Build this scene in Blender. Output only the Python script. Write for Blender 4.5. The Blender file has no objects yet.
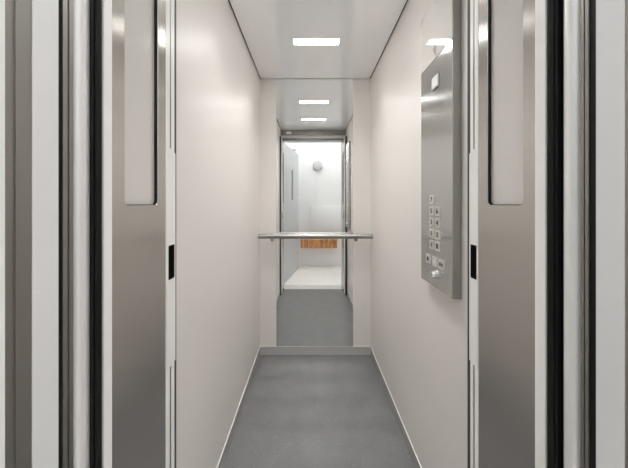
import bpy, bmesh, math, random
from mathutils import Vector, Matrix
random.seed(4)
S = bpy.context.scene
C = S.collection
PI = math.pi

# ------------------------------------------------------------------ measures (metres)
F = 244.0                    # focal length in pixels of a 628 px wide frame
VX, VY = 310.7, 203.0        # vanishing point of the cabin
EYE = 1.184
XL, XR = -0.395, 0.466       # cabin side walls
YB = 1.90                    # cabin back wall
YF = 0.443                   # front edge of the cabin floor
H = 2.15                     # cabin ceiling
SK = 0.066                   # skirting height
LB, LL, LR, LH = -0.82, -1.25, 1.45, 3.00   # landing: far wall, side walls, ceiling height

def yl(px, x):               # depth at which a vertical line of the left/right side stands
    return abs(x) * F / abs(px - VX)

# ------------------------------------------------------------------ materials
def new_mat(name):
    m = bpy.data.materials.new(name); m.use_nodes = True
    nt = m.node_tree
    return m, nt, nt.nodes['Principled BSDF']

def setp(b, color=None, rough=None, metal=None, **kw):
    if color is not None: b.inputs['Base Color'].default_value = (*color, 1)
    if rough is not None: b.inputs['Roughness'].default_value = rough
    if metal is not None: b.inputs['Metallic'].default_value = metal
    for k, v in kw.items(): b.inputs[k.replace('_', ' ')].default_value = v

def plain(name, color, rough=0.5, metal=0.0, noise=0.0, scale=8.0, bump=0.0, **kw):
    """a plain painted / moulded surface with a slight procedural unevenness"""
    m, nt, b = new_mat(name)
    setp(b, color, rough, metal, **kw)
    if noise or bump:
        tc = nt.nodes.new('ShaderNodeTexCoord'); n = nt.nodes.new('ShaderNodeTexNoise')
        n.inputs['Scale'].default_value = scale; n.inputs['Detail'].default_value = 4
        nt.links.new(tc.outputs['Object'], n.inputs['Vector'])
        if noise:
            r = nt.nodes.new('ShaderNodeValToRGB')
            r.color_ramp.elements[0].position = .3; r.color_ramp.elements[1].position = .7
            r.color_ramp.elements[0].color = (*[c*(1-noise) for c in color], 1)
            r.color_ramp.elements[1].color = (*[min(1, c*(1+noise)) for c in color], 1)
            nt.links.new(n.outputs['Fac'], r.inputs['Fac']); nt.links.new(r.outputs['Color'], b.inputs['Base Color'])
        if bump:
            bp = nt.nodes.new('ShaderNodeBump'); bp.inputs['Strength'].default_value = bump; bp.inputs['Distance'].default_value = .002
            nt.links.new(n.outputs['Fac'], bp.inputs['Height']); nt.links.new(bp.outputs['Normal'], b.inputs['Normal'])
    return m

def brushed(name, color, rough, aniso, grain=0.012, along=None, metal=1.0):
    """sheet metal with a vertical grain, or one whose sheen is drawn out along a given direction"""
    m, nt, b = new_mat(name)
    setp(b, color, rough, metal)
    b.inputs['Anisotropic'].default_value = aniso
    g = nt.nodes.new('ShaderNodeNewGeometry'); x = nt.nodes.new('ShaderNodeVectorMath'); x.operation = 'CROSS_PRODUCT'
    x.inputs[1].default_value = (0.0, 0.0, 1.0)
    nt.links.new(g.outputs['Normal'], x.inputs[0])
    if along is None: nt.links.new(x.outputs['Vector'], b.inputs['Tangent'])
    else:
        cv = nt.nodes.new('ShaderNodeCombineXYZ')
        for q in range(3): cv.inputs[q].default_value = along[q]
        nt.links.new(cv.outputs[0], b.inputs['Tangent'])
    tc = nt.nodes.new('ShaderNodeTexCoord'); mp = nt.nodes.new('ShaderNodeMapping'); n = nt.nodes.new('ShaderNodeTexNoise')
    mp.inputs['Scale'].default_value = (900, 900, 4)
    n.inputs['Scale'].default_value = 1.0; n.inputs['Detail'].default_value = 3
    nt.links.new(tc.outputs['Object'], mp.inputs['Vector']); nt.links.new(mp.outputs['Vector'], n.inputs['Vector'])
    r = nt.nodes.new('ShaderNodeMapRange')
    r.inputs['To Min'].default_value = rough - grain; r.inputs['To Max'].default_value = rough + grain
    nt.links.new(n.outputs['Fac'], r.inputs['Value']); nt.links.new(r.outputs['Result'], b.inputs['Roughness'])
    return m

def emitter(name, color, strength):
    m, nt, b = new_mat(name)
    setp(b, (.8, .8, .8), .5)
    b.inputs['Emission Color'].default_value = (*color, 1); b.inputs['Emission Strength'].default_value = strength
    return m

M = {}
M['wall'] = plain('beige_laminate', (.76, .727, .700), .36, noise=.012, scale=2.2)
M['skirt_lit'] = plain('grey_skirting_lit', (.52, .52, .515), .45, noise=.02, scale=30)  # side skirting grey made lighter to stand in for light on the back board
M['back'] = plain('beige_laminate_back', (.775, .745, .718), .40, noise=.012, scale=2.2)
M['ceiling'] = brushed('ceiling_metal', (.95, .96, .97), .24, .92, .008, (0, 1, 0), .45)
M['gap_shade'] = plain('gap_shade_black', (.012, .012, .012), .8)  # black put in for the shade of the ceiling gap
M['alu_white'] = plain('white_aluminium', (.86, .86, .84), .35, noise=.01)
M['white_gloss'] = plain('white_powder_coat', (.84, .85, .84), .28, noise=.01)
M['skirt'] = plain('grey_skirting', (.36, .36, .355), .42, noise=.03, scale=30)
M['steel'] = brushed('brushed_steel', (.56, .54, .515), .23, .9)
M['housing'] = plain('housing_steel', (.42, .42, .40), .33, 1.0)
M['cop_steel'] = brushed('brushed_panel_steel', (.62, .615, .605), .20, .9)
M['polish'] = plain('polished_post_steel', (.86, .86, .85), .32, .3)
M['dark_steel'] = brushed('satin_dark_steel', (.33, .32, .30), .42, .3)
M['rail'] = brushed('rail_steel', (.40, .395, .385), .33, .9, .01, (1, 0, 0))
M['chrome'] = plain('chrome', (.85, .85, .85), .08, 1.0)
M['mirror'] = plain('mirror_silver', (.90, .915, .91), 0.0, 1.0)
M['rubber'] = plain('black_rubber', (.010, .010, .011), .55, Specular_IOR_Level=.2)
M['grey_rubber'] = plain('grey_rubber', (.045, .045, .043), .6)
M['deep_black'] = plain('matt_black_recess', (.006, .006, .006), .9, Specular_IOR_Level=.02)
M['pale_glass'] = plain('pale_opal_glass', (.66, .635, .61), .12)
M['plastic_black'] = plain('black_plastic', (.012, .011, .011), .6, Specular_IOR_Level=.1)
M['jamb'] = plain('jamb_paint', (.74, .75, .755), .45, noise=.01)
M['leaf_paint'] = plain('grey_door_paint', (.57, .585, .595), .42, noise=.015)
M['button'] = plain('button_steel', (.80, .79, .75), .35, .85)
M['ink'] = plain('black_ink', (.02, .02, .02), .5)
M['grey_ink'] = plain('grey_ink', (.30, .30, .29), .5)
M['pale'] = plain('pale_ink', (.9, .9, .86), .5)
M['display'] = plain('display_glass', (.70, .68, .65), .03, 0, Specular_IOR_Level=.9, Coat_Weight=.6, Coat_Roughness=.02)
M['indicator'] = plain('white_lens', (.86, .86, .85), .25)
M['white_wall'] = plain('white_plaster', (.83, .83, .83), .7, noise=.01, bump=.05, scale=40)
M['ledge'] = plain('grey_plaster', (.82, .82, .815), .7, noise=.01)
M['landing_floor'] = plain('pale_stone_floor', (.80, .785, .755), .4, noise=.03, scale=20)
M['lamp_shade'] = plain('opal_shade', (.56, .56, .56), .4)
M['duct'] = plain('white_duct', (.80, .80, .80), .5)
M['sticker'] = plain('white_sticker', (.85, .85, .84), .5)
M['sill'] = plain('ribbed_aluminium', (.80, .80, .79), .40, .4)
M['dark_glass'] = plain('dark_glass', (.03, .032, .033), .08)
M['led'] = emitter('led_diffuser', (1, .99, .97), 27.0)
M['landing_fill'] = emitter('landing_fill_diffuser', (1, .995, .985), 5.9)  # glow of the added, unseen landing panel

# glass: clear pane, faint sheen
m, nt, b = new_mat('clear_glass')
tr = nt.nodes.new('ShaderNodeBsdfTransparent'); tr.inputs['Color'].default_value = (.93, .94, .93, 1)
gl = nt.nodes.new('ShaderNodeBsdfGlossy'); gl.inputs['Roughness'].default_value = .02
fr = nt.nodes.new('ShaderNodeFresnel'); fr.inputs['IOR'].default_value = 1.4
mx = nt.nodes.new('ShaderNodeMixShader')
nt.links.new(fr.outputs['Fac'], mx.inputs[0]); nt.links.new(tr.outputs[0], mx.inputs[1]); nt.links.new(gl.outputs[0], mx.inputs[2])
nt.links.new(mx.outputs[0], nt.nodes['Material Output'].inputs['Surface'])
M['glass'] = m

# floor: grey speckled vinyl
m, nt, b = new_mat('speckled_vinyl')
tc = nt.nodes.new('ShaderNodeTexCoord')
n1 = nt.nodes.new('ShaderNodeTexNoise'); n1.inputs['Scale'].default_value = 9; n1.inputs['Detail'].default_value = 5
v = nt.nodes.new('ShaderNodeTexVoronoi'); v.inputs['Scale'].default_value = 150
n2 = nt.nodes.new('ShaderNodeTexNoise'); n2.inputs['Scale'].default_value = 260; n2.inputs['Detail'].default_value = 2
for n in (n1, v, n2): nt.links.new(tc.outputs['Object'], n.inputs['Vector'])
r1 = nt.nodes.new('ShaderNodeValToRGB')
r1.color_ramp.elements[0].position = .3; r1.color_ramp.elements[1].position = .7
r1.color_ramp.elements[0].color = (.168, .169, .172, 1); r1.color_ramp.elements[1].color = (.198, .199, .202, 1)
nt.links.new(n1.outputs['Fac'], r1.inputs['Fac'])
r2 = nt.nodes.new('ShaderNodeValToRGB')
r2.color_ramp.elements[0].position = .10; r2.color_ramp.elements[1].position = .22
r2.color_ramp.elements[0].color = (1, 1, 1, 1); r2.color_ramp.elements[1].color = (0, 0, 0, 1)
nt.links.new(v.outputs['Distance'], r2.inputs['Fac'])
r3 = nt.nodes.new('ShaderNodeValToRGB')
r3.color_ramp.elements[0].position = .56; r3.color_ramp.elements[1].position = .66
nt.links.new(n2.outputs['Fac'], r3.inputs['Fac'])
sep = nt.nodes.new('ShaderNodeSeparateColor'); nt.links.new(v.outputs['Color'], sep.inputs[0])
gt = nt.nodes.new('ShaderNodeMath'); gt.operation = 'GREATER_THAN'; gt.inputs[1].default_value = .72
nt.links.new(sep.outputs[0], gt.inputs[0])
mu = nt.nodes.new('ShaderNodeMath'); mu.operation = 'MULTIPLY'
nt.links.new(r2.outputs['Color'], mu.inputs[0]); nt.links.new(gt.outputs[0], mu.inputs[1])
ma = nt.nodes.new('ShaderNodeMix'); ma.data_type = 'RGBA'
nt.links.new(mu.outputs[0], ma.inputs[0]); nt.links.new(r1.outputs['Color'], ma.inputs[6]); ma.inputs[7].default_value = (.52, .52, .52, 1)
mb_ = nt.nodes.new('ShaderNodeMix'); mb_.data_type = 'RGBA'
m3 = nt.nodes.new('ShaderNodeMath'); m3.operation = 'MULTIPLY'; m3.inputs[1].default_value = .35
nt.links.new(r3.outputs['Color'], m3.inputs[0])
nt.links.new(m3.outputs[0], mb_.inputs[0]); nt.links.new(ma.outputs[2], mb_.inputs[6]); mb_.inputs[7].default_value = (.15, .152, .155, 1)
nt.links.new(mb_.outputs[2], b.inputs['Base Color']); b.inputs['Roughness'].default_value = .30
M['floor'] = m

# wood: upright boards of varied brown
m, nt, b = new_mat('oiled_wood_boards')
tc = nt.nodes.new('ShaderNodeTexCoord'); mp = nt.nodes.new('ShaderNodeMapping'); mp.inputs['Scale'].default_value = (14, 14, 1.5)
n = nt.nodes.new('ShaderNodeTexNoise'); n.inputs['Scale'].default_value = 2.2; n.inputs['Detail'].default_value = 5
nt.links.new(tc.outputs['Object'], mp.inputs['Vector']); nt.links.new(mp.outputs['Vector'], n.inputs['Vector'])
r = nt.nodes.new('ShaderNodeValToRGB')
r.color_ramp.elements[0].position = .33; r.color_ramp.elements[1].position = .66
r.color_ramp.elements[0].color = (.28, .10, .035, 1); r.color_ramp.elements[1].color = (.78, .40, .17, 1)
nt.links.new(n.outputs['Fac'], r.inputs['Fac']); nt.links.new(r.outputs['Color'], b.inputs['Base Color'])
b.inputs['Roughness'].default_value = .45
M['wood'] = m

# ------------------------------------------------------------------ mesh helpers
def add_box(bm, x0, x1, y0, y1, z0, z1):
    x0, x1 = min(x0, x1), max(x0, x1); y0, y1 = min(y0, y1), max(y0, y1); z0, z1 = min(z0, z1), max(z0, z1)
    v = [bm.verts.new(p) for p in ((x0,y0,z0),(x1,y0,z0),(x1,y1,z0),(x0,y1,z0),(x0,y0,z1),(x1,y0,z1),(x1,y1,z1),(x0,y1,z1))]
    for f in ((3,2,1,0),(4,5,6,7),(0,1,5,4),(1,2,6,5),(2,3,7,6),(3,0,4,7)):
        bm.faces.new([v[i] for i in f])

def add_prism(bm, pts, z0, z1):
    """closed XY outline (counter-clockwise) raised from z0 to z1"""
    a = [bm.verts.new((x, y, z0)) for x, y in pts]; c = [bm.verts.new((x, y, z1)) for x, y in pts]
    bm.faces.new(list(reversed(a))); bm.faces.new(c)
    for i in range(len(pts)):
        j = (i+1) % len(pts); bm.faces.new((a[i], a[j], c[j], c[i]))

def add_tube(bm, pts, r, n=16, cap=True):
    pts = [Vector(p) for p in pts]; rings = []
    for i, p in enumerate(pts):
        d = (pts[min(i+1, len(pts)-1)] - pts[max(i-1, 0)]).normalized()
        u = d.orthogonal().normalized() if i == 0 else (u - d*u.dot(d)).normalized()
        w = d.cross(u)
        rr = r[i] if isinstance(r, (list, tuple)) else r
        rings.append([bm.verts.new(p + (u*math.cos(t) + w*math.sin(t))*rr) for t in [2*PI*k/n for k in range(n)]])
    for a, c in zip(rings, rings[1:]):
        for k in range(n): bm.faces.new((a[k], a[(k+1) % n], c[(k+1) % n], c[k]))
    if cap:
        bm.faces.new(list(reversed(rings[0]))); bm.faces.new(rings[-1])

def obj(name, bm, mat, parent=None, bevel=0.0, smooth=False, seg=2):
    if bevel:
        bmesh.ops.bevel(bm, geom=[e for e in bm.edges], offset=bevel, segments=seg, profile=.5, affect='EDGES', clamp_overlap=True)
    bmesh.ops.recalc_face_normals(bm, faces=bm.faces)
    me = bpy.data.meshes.new(name); bm.to_mesh(me); bm.free()
    me.materials.append(mat)
    if smooth:
        for p in me.polygons: p.use_smooth = True
        me.set_sharp_from_angle(angle=math.radians(40))
    o = bpy.data.objects.new(name, me); C.objects.link(o)
    if parent is not None:
        o.parent = parent; o.matrix_parent_inverse = Matrix.Identity(4)
        off = Vector((0, 0, 0)); p = parent
        while p is not None:
            off += p.location; p = p.parent
        me.transform(Matrix.Translation(-off))
    return o

def box(name, mat, x0, x1, y0, y1, z0, z1, parent=None, bevel=0.0):
    bm = bmesh.new(); add_box(bm, x0, x1, y0, y1, z0, z1)
    return obj(name, bm, mat, parent, bevel, smooth=bool(bevel))

def tag(o, label=None, cat=None, group=None, kind=None):
    if label: o['label'] = label
    if cat: o['category'] = cat
    if group: o['group'] = group
    if kind: o['kind'] = kind
    return o

def struct(o, label=None): return tag(o, label=label, kind='structure')

def empty(name, loc):
    o = bpy.data.objects.new(name, None); C.objects.link(o); o.location = loc
    o.empty_display_size = .05
    return o

def rrect(x0, x1, y0, y1, r, n=6):
    out = []
    for cx, cy, a in ((x1-r, y0+r, -90), (x1-r, y1-r, 0), (x0+r, y1-r, 90), (x0+r, y0+r, 180)):
        for k in range(n+1):
            t = math.radians(a + 90*k/n); out.append((cx + r*math.cos(t), cy + r*math.sin(t)))
    return out

def plate_yz(outlines, x0, x1):
    """a plate standing in the YZ plane between x0 and x1, with holes; outlines in (y, z)"""
    cu = bpy.data.curves.new('tmp', 'CURVE'); cu.dimensions = '2D'; cu.fill_mode = 'BOTH'; cu.extrude = abs(x1-x0)/2
    for pts in outlines:
        s = cu.splines.new('POLY'); s.points.add(len(pts)-1); s.use_cyclic_u = True
        for p, q in zip(s.points, pts): p.co = (q[0], q[1], 0, 1)
    o = bpy.data.objects.new('tmp', cu); C.objects.link(o)
    me = bpy.data.meshes.new_from_object(o.evaluated_get(bpy.context.evaluated_depsgraph_get()))
    bpy.data.objects.remove(o); bpy.data.curves.remove(cu)
    bm = bmesh.new(); bm.from_mesh(me); bpy.data.meshes.remove(me)
    xm = (x0+x1)/2
    for v in bm.verts: v.co = Vector((xm + v.co.z, v.co.x, v.co.y))
    bmesh.ops.remove_doubles(bm, verts=bm.verts, dist=1e-6)
    return bm

def text_bm(s, size, bold=.0):
    """lettering as a mesh in the XY plane, centred on the origin"""
    cu = bpy.data.curves.new('tmp', 'FONT'); cu.body = s; cu.size = size; cu.align_x = 'CENTER'; cu.align_y = 'CENTER'
    cu.extrude = .0004; cu.resolution_u = 6
    o = bpy.data.objects.new('tmp', cu); C.objects.link(o)
    me = bpy.data.meshes.new_from_object(o.evaluated_get(bpy.context.evaluated_depsgraph_get()))
    bpy.data.objects.remove(o); bpy.data.curves.remove(cu)
    bm = bmesh.new()
    for k in ((-bold, 0, bold) if bold else (0,)):            # heavier strokes
        m2 = me.copy(); m2.transform(Matrix.Translation((k, 0, abs(k)*.02))); bm.from_mesh(m2); bpy.data.meshes.remove(m2)
    bpy.data.meshes.remove(me)
    return bm

# ------------------------------------------------------------------ cabin shell
T = .03
struct(box('floor', M['floor'], XL, XR, YF, YB, -.03, 0), 'grey speckled vinyl floor of the lift cabin')
struct(box('wall_left', M['wall'], XL-T, XL, .43, YB+T, SK, H+.06))
struct(box('wall_right', M['wall'], XR, XR+T, .43, YB+T, SK, H+.06))
struct(box('wall_back', M['back'], XL, XR, YB, YB+T, SK, H+.06))
# the ceiling panel hangs a few millimetres clear of the walls; a black slab above it paints the gap's shade
struct(box('ceiling', M['ceiling'], XL+.0075, XR-.0075, .571, YB-.006, H, H+.003))
struct(box('ceiling_gap_backing', M['gap_shade'], XL+.0002, XR-.0002, .572, YB-.0002, H+.0035, H+.055))
struct(box('baseboard_left', M['skirt'], XL-T, XL, .43, YB+T, 0, SK))
struct(box('baseboard_right', M['skirt'], XR, XR+T, .43, YB+T, 0, SK))
struct(box('baseboard_back', M['skirt_lit'], XL, XR, YB, YB+T, 0, SK))
struct(box('trim_1', M['alu_white'], XL, XL+.003, .62, YB, SK-.001, SK+.006), 'thin white edge strip along the foot of the left wall')
struct(box('trim_2', M['alu_white'], XR-.003, XR, .62, YB, SK-.001, SK+.006), 'thin white edge strip along the foot of the right wall')
struct(box('trim_3', M['alu_white'], XL+.003, XR-.003, YB-.003, YB, SK-.001, SK+.006), 'thin white edge strip along the foot of the back wall')

# mirror on the back wall
mx0, mx1 = (276.5-VX)*YB/F, (353-VX)*YB/F
mr = box('wall_mirror', M['mirror'], mx0, mx1, YB-.004, YB, SK+.006, H-.004)
tag(mr, 'tall frameless mirror panel on the back wall of the lift cabin', 'mirror')

# ceiling lights
LED, SPREAD = 2.3, 108
def ceiling_light(y, label):
    xa, xb = .033-.135, .033+.135
    t = empty('ceiling_light', (.033, y, H))
    tag(t, label, 'ceiling light', 'slim ceiling lights of the cabin')
    bm = bmesh.new()
    for a in ((xa-.004, xb+.004, y-.029, y-.025), (xa-.004, xb+.004, y+.025, y+.029), (xa-.004, xa, y-.025, y+.025), (xb, xb+.004, y-.025, y+.025)):
        add_box(bm, *a, H-.0025, H)
    obj('frame', bm, M['alu_white'], t)
    box('diffuser', M['led'], xa, xb, y-.025, y+.025, H-.002, H, t)
    la = bpy.data.lights.new('led_beam', 'AREA'); la.shape = 'RECTANGLE'; la.size = .27; la.size_y = .046
    la.energy = LED; la.spread = math.radians(SPREAD); la.color = (1, .985, .96)
    lo = bpy.data.objects.new('led_beam', la); C.objects.link(lo); lo.parent = t; lo.location = (0, 0, -.003)
ceiling_light(1.46, 'slim rectangular ceiling light nearer the back wall, seen directly')
ceiling_light(.977, 'slim rectangular ceiling light nearer the doors, seen only in the mirror')

# ------------------------------------------------------------------ handrail
hr = empty('handrail', ((XL+XR)/2, YB-.06, .932))
tag(hr, 'round stainless steel handrail across the mirror on the back wall', 'handrail')
bm = bmesh.new(); zr = .932
add_tube(bm, [(XL+.004, YB-.06, zr), (XR-.004, YB-.06, zr)], .0178, 32)
obj('rail', bm, M['rail'], hr, smooth=True)
for x in ((271-VX)*1.84/F, (357-VX)*1.84/F):
    bm = bmesh.new()
    add_tube(bm, [(x, YB-.0005, zr-.034), (x, YB-.006, zr-.034)], .013, 24)
    add_tube(bm, [(x, YB-.004, zr-.034), (x, YB-.038, zr-.034), (x, YB-.051, zr-.031), (x, YB-.058, zr-.025), (x, YB-.06, zr-.015)], .006, 12)
    br = obj('bracket', bm, M['rail'], hr, smooth=True)
    bm = bmesh.new(); add_tube(bm, [(x, YB-.06, zr+.012), (x, YB-.06, zr+.0215)], .006, 12)
    obj('screw_cap', bm, M['dark_steel'], br, smooth=True)
for x, s in ((XL, 1), (XR, -1)):
    bm = bmesh.new(); add_tube(bm, [(x+s*.0005, YB-.06, zr), (x+s*.005, YB-.06, zr)], .019, 32)
    obj('end_cap', bm, M['rail'], hr, smooth=True)

# ------------------------------------------------------------------ folding cabin doors
FL, FR = .367, .430
LT = 2.035                         # top of the leaves
def fold_door(name, side, y0, label):
    """two narrow leaves folded against the side wall; side -1 left, +1 right"""
    wall = XL if side < 0 else XR
    face = -FL if side < 0 else FR
    s = -side                      # towards the middle of the cabin
    y1 = .6600                     # end of the pack inside the cabin
    ya = yl(112, FL) if side < 0 else yl(535, FR)
    yb = yl(166, FL) if side < 0 else yl(478, FR)
    t = empty(name, (face, y0, .012)); tag(t, label, 'door', kind='structure')
    th = .0125
    zb = .014
    wz = EYE - (205-VY)*.585/F
    if side < 0: w0, w1 = yl(125, FL), yl(158.5, FL)
    else:        w0, w1 = yl(523, FR), yl(487, FR)
    hole = rrect(w0, w1, wz, 1.86, .010)
    # leaf nearer the middle, sheet steel with a glazed slot
    bm = plate_yz([[(ya, zb), (yb, zb), (yb, LT), (ya, LT)], hole], face - s*.0008, face - s*th)
    lf = obj('door_leaf', bm, M['steel'], t)
    # glazing gasket lining the slot
    inner = rrect(w0+.0015, w1-.0015, wz+.0015, 1.8585, .0085)
    bm = plate_yz([rrect(w0+.0001, w1-.0001, wz+.0001, 1.8599, .0099), inner], face - s*.0025, face - s*(th+.001))
    obj('gasket', bm, M['rubber'], lf)
    bm = plate_yz([inner], face - s*.0095, face - s*.0118); obj('pane', bm, M['pale_glass'], lf)
    # folded second leaf between it and the wall
    g0 = abs(face - wall)
    xo = face - s*(th+.002); xi = wall + s*.002
    bm = plate_yz([[(y0+.006, zb), (y1-.012, zb), (y1-.012, LT), (y0+.006, LT)], hole], xo, xi)
    l2 = obj('door_leaf', bm, M['steel'], t)
    bm = plate_yz([inner], xo - s*.004, xo - s*.006); obj('pane', bm, M['glass'], l2)
    # white aluminium edge profile by the doorway
    box('edge_profile', M['alu_white'], face, face - s*th, y0, ya, zb, LT, t)
    # white aluminium edge profile inside the cabin, with its two channels
    k = (y1 - yb)
    bm = bmesh.new()
    add_box(bm, face, face - s*th, yb, yb + k*.40, zb, LT)                  # main rib
    add_box(bm, face - s*.004, face - s*th, yb + k*.40, yb + k*.60, zb, LT)   # floor of the channel
    add_box(bm, face - s*.0005, face - s*th, yb + k*.60, yb + k*.95, zb, LT)   # lip
    ep = obj('edge_profile', bm, M['alu_white'], t)
    box('channel_shade', M['dark_steel'], face - s*.0012, face - s*.0045, yb + k*.42, yb + k*.57, zb, LT, ep)  # dark strip laid in the channel stands in for the channel's shade
    # smooth cover strip over the channels at hand height, with the black pull let into it
    z0, z1 = EYE - (364-VY)*.648/F, EYE - (151-VY)*.648/F
    h0, h1 = (yl(168, FL), yl(174, FL)) if side < 0 else (yl(477, FR), yl(471, FR))
    pz0, pz1 = EYE - (279-VY)*.640/F, EYE - (245-VY)*.640/F
    bm = plate_yz([[(yb+.001, z0), (y1, z0+.004), (y1, z1-.006), (y1-.012, z1+.004), (yb+.001, z1+.004)], rrect(h0, h1, pz0, pz1, .003)], face + s*.0012, face - s*.006)
    cv = obj('cover_strip', bm, M['alu_white'], t)
    bm = plate_yz([rrect(h0+.0002, h1-.0002, pz0+.0002, pz1-.0002, .003), rrect(h0+.003, h1-.003, pz0+.004, pz1-.004, .003)], face + s*.0016, face - s*.002)
    pl = obj('flush_pull', bm, M['plastic_black'], t)
    bm = plate_yz([rrect(h0+.003, h1-.003, pz0+.004, pz1-.004, .003)], face + s*.0005, face - s*.001)
    obj('pull_recess', bm, M['deep_black'], pl)
    # small screw low on the cover
    # dark hinge seal between the pack and the wall
    box('hinge_seal', M['grey_rubber'], face - s*.012, wall + s*.0015, y1, .688, zb, LT, t)
    # black finger-safe rubber on the end by the doorway: two ribs and the base
    bm = bmesh.new()
    xw = wall + s*.004
    add_box(bm, face - s*.004, xw, y0-.003, y0, zb, LT)
    for cx in (.004, .0125):
        c = [(face - s*(.0015+cx) + .0042*math.cos(a), y0-.003 + .0075*math.sin(a)) for a in [PI + PI*q/10 for q in range(11)]]
        add_prism(bm, c, zb, LT)
    obj('edge_seal', bm, M['rubber'], t)
    # guide shoe running in the sill
    box('guide_shoe', M['plastic_black'], face + s*.003, face - s*.03, y0+.012, y0+.05, .001, zb, t)
    return t
fold_door('door_1', -1, yl(104, FL), 'left folding cabin door with steel leaves folded against the left wall')
fold_door('door_2', 1, yl(545, FR), 'right folding cabin door with steel leaves folded against the right wall')

# ------------------------------------------------------------------ cabin front posts and the landing door frame
def halfround(cx, cy, r, side, n=14):
    return [(cx - side*r*math.cos(a), cy + r*math.sin(a)) for a in [-PI/2 + PI*k/n for k in range(n+1)]]
FH = 2.047
def jamb(side, px, xin, label, nm):
    """px: left-right picture columns of the strips on this side, from the cabin outwards"""
    y = [yl(p, xin) for p in px]
    X = side*xin; out = side*.50
    t = empty(nm, (X, y[-1], 0)); tag(t, label, 'door frame', kind='structure')
    # rounded steel post of the cabin front
    r = (y[0]-y[1])/2
    bm = bmesh.new(); add_prism(bm, halfround(X + side*r*.9, (y[0]+y[1])/2, r, side) , 0, FH)
    add_box(bm, X + side*r*.9, out, y[1]+.0004, y[0]-.0004, 0, FH)
    for v in bm.verts:
        if abs(v.co.x - (X + side*r*.9)) > 1e-6 and (v.co.x - X)*side < r*.9: v.co.x = X + side*r*.9 + (v.co.x - X - side*r*.9)*.9
    obj('cabin_post', bm, M['polish'], t, smooth=True)
    # black block standing in for the shade in the gap between cabin and landing
    box('shaft_gap_shade', M['rubber'], X+side*.010, out, y[2], y[1]+.0004, 0, FH, t)
    # steel strip with a shallow groove, then rubber
    bm = bmesh.new(); d = (y[2]-y[3])
    add_box(bm, X+side*.001, out, y[3]+d*.62, y[2], 0, FH); add_box(bm, X+side*.004, out, y[3]+d*.4, y[3]+d*.62, 0, FH); add_box(bm, X, out, y[3], y[3]+d*.4, 0, FH)
    obj('steel_strip', bm, M['dark_steel'], t)
    box('rubber_strip', M['rubber'], X+side*.002, out, y[4], y[3], 0, FH, t)
    # painted jamb
    box('painted_jamb', M['jamb'], X, out, y[5], y[4], 0, FH, t, )
    # rebate of satin steel with a narrow rib
    bm = bmesh.new(); add_box(bm, X+side*.001, out, y[6], y[5], 0, FH)
    if side < 0:
        yr = yl(16, xin); add_box(bm, X-side*.0008, out, yr-.0009, yr+.0009, 0, FH)
    obj('rebate', bm, M['dark_steel'], t)
    box('architrave', M['white_gloss'], X, side*.55, y[6]-.014, y[6], 0, FH+.06, t)
    return y
yL = jamb(-1, (94.5, 77, 74, 63, 58.5, 32.5, 5), .380, 'left upright of the landing door frame with steel post', 'trim_4')
yR = jamb(1, (559.5, 575.5, 580, 588.5, 596, 624.5, 640), .436, 'right upright of the landing door frame with steel post', 'trim_5')

# header over the doors
hd = struct(empty('trim_6', (.03, .45, FH)), 'brushed steel door header above the cabin doorway')
box('fascia', M['dark_steel'], XL, XR, .545, .571, 2.084, H+.055, hd)
box('soffit', M['alu_white'], XL, XR, .45, .545, 2.084, 2.10, hd)
box('lintel', M['dark_steel'], XL-.1, XR+.1, .425, .449, FH+.001, H+.08, hd)
box('track', M['polish'], XL+.01, XR-.01, .452, .462, 2.068, 2.084, hd)
box('landing_lintel', M['jamb'], -.55, .55, .306, .424, FH+.001, H+.08, hd)
box('notice_sticker', M['sticker'], (286.5-VX)*3.229/F, (291.3-VX)*3.229/F, .571, .5718, 2.094, 2.126, hd)
# sill
sl = struct(empty('trim_7', (.03, .36, 0)), 'ribbed aluminium door sill between cabin and landing')
bm = bmesh.new(); add_box(bm, -.40, .47, .372, YF, -.03, -.004)
for k in range(6): add_box(bm, -.40, .47, .376+k*.0113, .3825+k*.0113, -.004, 0)
obj('cabin_sill', bm, M['sill'], sl)
bm = bmesh.new(); add_box(bm, -.374, .430, .272, .366, -.03, -.004)
for k in range(5): add_box(bm, -.374, .430, .277+k*.017, .287+k*.017, -.004, 0)
obj('landing_sill', bm, M['sill'], sl)

# ------------------------------------------------------------------ control panel on the right wall
xf = .438                                        # face of the panel
cy0, cy1 = xf*F/(452.5-VX), xf*F/(421-VX)
cz0 = EYE - (278-VY)*cy1/F
csm = EYE - (75-VY)*cy1/F
czt = 1.905
cp = empty('control_panel', (XR, (cy0+cy1)/2, cz0))
tag(cp, 'tall stainless steel control panel with floor buttons on the right cabin wall', 'control panel')
bm = bmesh.new(); add_box(bm, xf+.0035, XR-.0006, cy0, cy1, cz0, czt)
obj('housing', bm, M['housing'], cp, bevel=.0012)
bm = bmesh.new(); add_box(bm, xf, xf+.004, cy0+.0015, cy1-.0015, cz0+.0015, csm-.001)
obj('faceplate', bm, M['cop_steel'], cp, bevel=.0007)
bm = bmesh.new(); add_box(bm, xf, xf+.004, cy0+.0015, cy1-.0015, csm+.001, czt-.0015)
dp = obj('display', bm, M['display'], cp, bevel=.0012)
box('display_gasket', M['rubber'], xf+.0002, xf+.004, cy0+.0018, cy1-.0018, csm-.0012, csm+.0012, cp)

def on_face(bm, y, z, lift):
    """stand lettering from the XY plane on the panel, reading from inside the cabin"""
    for v in bm.verts: v.co = Vector((xf - lift - v.co.z, y - v.co.x, z + v.co.y))
    return bm
def wp(px, py):                                  # picture point on the panel face
    d = xf*F/(px-VX); return d, EYE - (py-VY)*d/F

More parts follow.
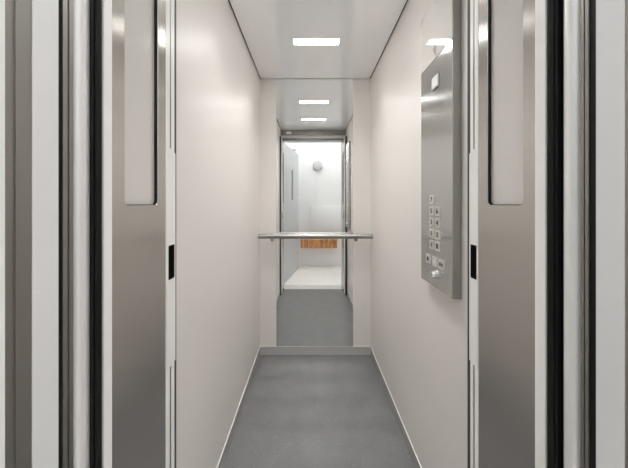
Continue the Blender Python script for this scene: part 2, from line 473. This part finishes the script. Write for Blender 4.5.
def push_button(y, z, w, glyph, mat, label):
    bm = bmesh.new(); add_box(bm, xf-.0035, xf+.001, y-w/2, y+w/2, z-w/2-.001, z+w/2+.001)
    bt = obj('button', bm, M['button'], cp, bevel=.0008)
    bt['label'] = label
    obj('numeral' if isinstance(glyph, str) else 'symbol', on_face(text_bm(glyph, .0245, .0011) if isinstance(glyph, str) else glyph, y, z, .0038), mat, bt)
    return bt
def poly_bm(polys):
    bm = bmesh.new()
    for pts in polys: add_prism(bm, pts, -.0004, .0004)
    return bm
yc0, z7 = wp(432.2, 199.7)
yc1 = yc0 - .0405
P_ = .0405
rows = [(('7', None)), (('5', '6')), (('3', '4')), (('1', '2')), (('-1', '0'))]
for i, (a, b_) in enumerate(rows):
    z = z7 - i*P_
    push_button(yc0, z, .030, a, M['ink'], 'square steel floor button marked ' + a)
    if b_: push_button(yc1, z, .030, b_, M['ink'], 'square steel floor button marked ' + b_)
# bottom row: alarm bell, pale door-open arrows, dark door-close arrows
bell = [[(-.0085, -.006), (.0085, -.006), (.006, -.002), (.0055, .004), (.0025, .008), (-.0025, .008), (-.0055, .004), (-.006, -.002)], [(-.002, -.0095), (.002, -.0095), (.002, -.0068), (-.002, -.0068)]]
opn = [[(-.010, 0), (-.003, -.006), (-.003, .006)], [(.010, 0), (.003, .006), (.003, -.006)], [(-.0008, -.009), (.0008, -.009), (.0008, .009), (-.0008, .009)]]
cls = [[(-.002, 0), (-.010, .0065), (-.010, -.0065)], [(.002, 0), (.010, -.0065), (.010, .0065)], [(-.001, -.009), (.001, -.009), (.001, .009), (-.001, .009)]]
for px, py, g, mt, lb in ((428.7, 258.7, bell, 'ink', 'square steel button with a dark bell'), (435.2, 261.5, opn, 'pale', 'square steel button with pale arrows'), (442.0, 264.6, cls, 'ink', 'square steel button with dark arrows')):
    y, z = wp(px, py); push_button(y, z, .031, poly_bm(g), M[mt], lb)
# key switch
y, z = wp(435.8, 274.5)
bm = bmesh.new(); add_tube(bm, [(xf+.001, y, z), (xf-.003, y, z), (xf-.0035, y, z), (xf-.014, y, z), (xf-.016, y, z)], [.0145, .0145, .0118, .0112, .0095], 24)
ks = obj('key_switch', bm, M['chrome'], cp, smooth=True)
bm = bmesh.new(); add_box(bm, xf-.0165, xf-.0158, y-.0012, y+.0012, z-.005, z+.005)
obj('keyhole', bm, M['ink'], ks)
# square lens below the display
y, z = wp(435.9, 81.9)
bm = bmesh.new(); add_box(bm, xf-.005, xf+.001, y-.0205, y+.0205, z-.0205, z+.0205)
lz = obj('indicator_lens', bm, M['indicator'], cp, bevel=.001); lz['label'] = 'square white lens'
bm = bmesh.new(); add_box(bm, xf-.0018, xf+.001, y-.0235, y+.0225, z-.0245, z+.0225)  # dark bezel, wider to the right and below to imitate the lens's shadow
obj('shadow_bezel', bm, M['dark_steel'], lz)
# arrow glyph on the display
y, z = wp(434.6, 50.5)
g = [[(-.011, .016), (.009, .016), (.009, .004), (-.011, .004)], [(-.001, .004), (.009, .004), (.009, -.004), (.004, -.020), (.001, -.020), (.003, -.006)]]
obj('floor_indicator', on_face(poly_bm([[(.009, .016), (-.006, .016), (-.011, .010), (-.011, .000), (-.004, -.004), (.006, -.021), (.010, -.021), (.004, -.003), (.009, .003)]]), y, z, .0002), M['grey_ink'], dp)

# ------------------------------------------------------------------ landing behind the camera, seen in the mirror
struct(box('floor_landing', M['landing_floor'], LL, LR, LB, .272, -.03, 0))
struct(box('wall_landing_far', M['white_wall'], LL, LR, LB-.05, LB, 0, LH))
struct(box('wall_landing_left', M['white_wall'], LL-.05, LL, LB-.05, .30, 0, LH))
struct(box('wall_landing_right', M['white_wall'], LR, LR+.05, LB-.05, .30, 0, LH))
struct(box('ceiling_landing', M['white_wall'], LL-.05, LR+.05, LB-.05, .40, LH, LH+.03))
bm = bmesh.new()
add_box(bm, LL, -.50, .300, .335, 0, LH); add_box(bm, .55, LR, .300, .335, 0, LH); add_box(bm, -.50, .55, .300, .304, FH+.001, LH)
struct(obj('wall_landing_front', bm, M['white_wall']))
DW = 3.8 - LB                                      # mirrored distance of the far wall
def lw(px, py): return (px-VX)*DW/F, EYE - (py-VY)*DW/F
x0, zt = lw(310.8, 206.5)
struct(box('trim_8', M['ledge'], x0, x0+.60, LB, LB+.07, lw(0, 231)[1], zt, bevel=.004), 'low white ledge panel on the far landing wall')

# disc wall lamp on its cable duct
xa, za = lw(317.5, 166)
wl = empty('wall_lamp', (xa, LB, za)); tag(wl, 'round white disc wall lamp on the far landing wall', 'wall lamp')
bm = bmesh.new(); add_tube(bm, [(xa, LB+.012, za), (xa, LB+.03, za), (xa, LB+.052, za), (xa, LB+.060, za)], [.088, .090, .086, .070], 40)
obj('lamp_shade', bm, M['lamp_shade'], wl, smooth=True)
bm = bmesh.new(); add_tube(bm, [(xa, LB+.001, za), (xa, LB+.012, za)], .06, 32); obj('back_plate', bm, M['white_gloss'], wl, smooth=True)
dx = lw(316.2, 0)[0]
du = empty('cable_duct', (dx, LB, 1.16)); tag(du, 'narrow white cable duct running up the landing wall to the disc lamp', 'cable duct')
box('duct_run', M['duct'], dx-.018, dx+.018, LB, LB+.02, lw(0, 206)[1]+.002, za-.091, du)
box('duct_run', M['duct'], dx-.018, dx+.018, LB, LB+.02, za+.091, lw(0, 148)[1], du)

# wooden box shelf on the wall
bx0, bx1 = lw(301, 0)[0], lw(336, 0)[0]; bz0 = EYE - (248-VY)*(DW-.2)/F
wb = empty('wooden_shelf', ((bx0+bx1)/2, LB, bz0)); tag(wb, 'low brown wooden wall shelf box below the pale ledge, seen in the mirror', 'shelf')
nb = 7
for k in range(nb):
    w = (bx1-bx0)/nb
    bm = bmesh.new(); add_box(bm, bx0+k*w+.001, bx0+(k+1)*w-.001, LB+.18, LB+.20, bz0, .50)
    obj('front_board', bm, M['wood'], wb, bevel=.002)
box('seat_board', M['wood'], bx0-.005, bx1+.005, LB, LB+.21, .50, .525, wb, bevel=.003)
box('carcass', M['wood'], bx0, bx1, LB, LB+.179, bz0+.004, .499, wb)
# landing door leaf standing open
hx, hy, ex, ey = -.392, .275, -.220, -.63
dv = Vector((ex-hx, ey-hy, 0)); Ld = dv.length; ang = math.atan2(dv.y, dv.x)
d3 = empty('door_3', (hx, hy, .008)); tag(d3, 'pale grey landing door with a narrow glass slot, standing open', 'door', kind='structure')
def dbox(bm, u0, u1, v0, v1, z0, z1): add_box(bm, u0, u1, v0, v1, z0, z1)
def dfin(name, bm, mat, parent, bevel=0):
    bm.transform(Matrix.Translation((hx, hy, 0)) @ Matrix.Rotation(ang, 4, 'Z'))
    return obj(name, bm, mat, parent, bevel)
# u runs along the leaf; v > 0 points to the side of the camera
s0 = (4.01-3.525)/ (hy-ey) * Ld
zs0, zs1 = 1.184, 1.73
zs0 = EYE - (200-VY)*4.01/F; zs1 = EYE - (170-VY)*4.01/F
cu = plate_yz([[(0, .008), (Ld, .008), (Ld, 2.06), (0, 2.06)], rrect(s0-.045, s0+.045, zs0, zs1, .006)], 0, .04)
cu.transform(Matrix.Rotation(-PI/2, 4, 'Z'))          # YZ plate -> u = y, v = -x
for v in cu.verts: v.co = Vector((v.co.x, v.co.y, v.co.z))
lf = dfin('door_leaf', cu, M['leaf_paint'], d3)
bm = bmesh.new(); dbox(bm, s0-.045, s0+.045, -.026, -.014, zs0, zs1); dfin('slot_pane', bm, M['dark_glass'], lf)
bm = bmesh.new()
for z in (.28, 1.10, 1.85): dbox(bm, -.012, .012, -.006, .004, z-.05, z+.05)
dfin('hinge', bm, M['polish'], d3)
bm = bmesh.new(); dbox(bm, .50, .60, -.03, .05, 2.061, 2.085); dfin('door_closer', bm, M['polish'], d3, .003)
# added ceiling panel, unseen, to light the landing and the cabin
ll = empty('landing_fill_light', (.15, -.02, LH)); tag(ll, 'added square fill light panel over the landing, unseen behind the camera', 'ceiling light')
box('diffuser', M['landing_fill'], -.80, 1.10, -.30, .26, LH-.02, LH-.001, ll)
bm = bmesh.new()
for a in ((-.82, 1.12, -.32, -.30), (-.82, 1.12, .26, .28), (-.82, -.80, -.30, .26), (1.10, 1.12, -.30, .26)): add_box(bm, *a, LH-.025, LH)
obj('frame', bm, M['alu_white'], ll)

# ------------------------------------------------------------------ camera, world, view
cam = bpy.data.cameras.new('camera'); co = bpy.data.objects.new('camera', cam); C.objects.link(co)
co.location = (0, 0, EYE); co.rotation_euler = (PI/2, 0, 0)
cam.sensor_width = 36; cam.lens = F*36/628
cam.shift_x = (314-VX)/628; cam.shift_y = -(234-VY)/628
cam.clip_start = .01
S.camera = co
w = bpy.data.worlds.new('world'); S.world = w; w.use_nodes = True
w.node_tree.nodes['Background'].inputs[0].default_value = (.5, .5, .5, 1); w.node_tree.nodes['Background'].inputs[1].default_value = .3
S.view_settings.view_transform = 'Standard'; S.view_settings.look = 'None'
S.view_settings.gamma = 1; S.view_settings.use_curve_mapping = False
S.view_settings.exposure = 0.09
cy = S.cycles
cy.use_denoising = True; cy.use_adaptive_sampling = False; cy.use_guiding = True
cy.max_bounces = 20; cy.diffuse_bounces = 10; cy.glossy_bounces = 12; cy.transparent_max_bounces = 16
cy.caustics_reflective = True; cy.blur_glossy = 0.0
cy.sample_clamp_indirect = 0
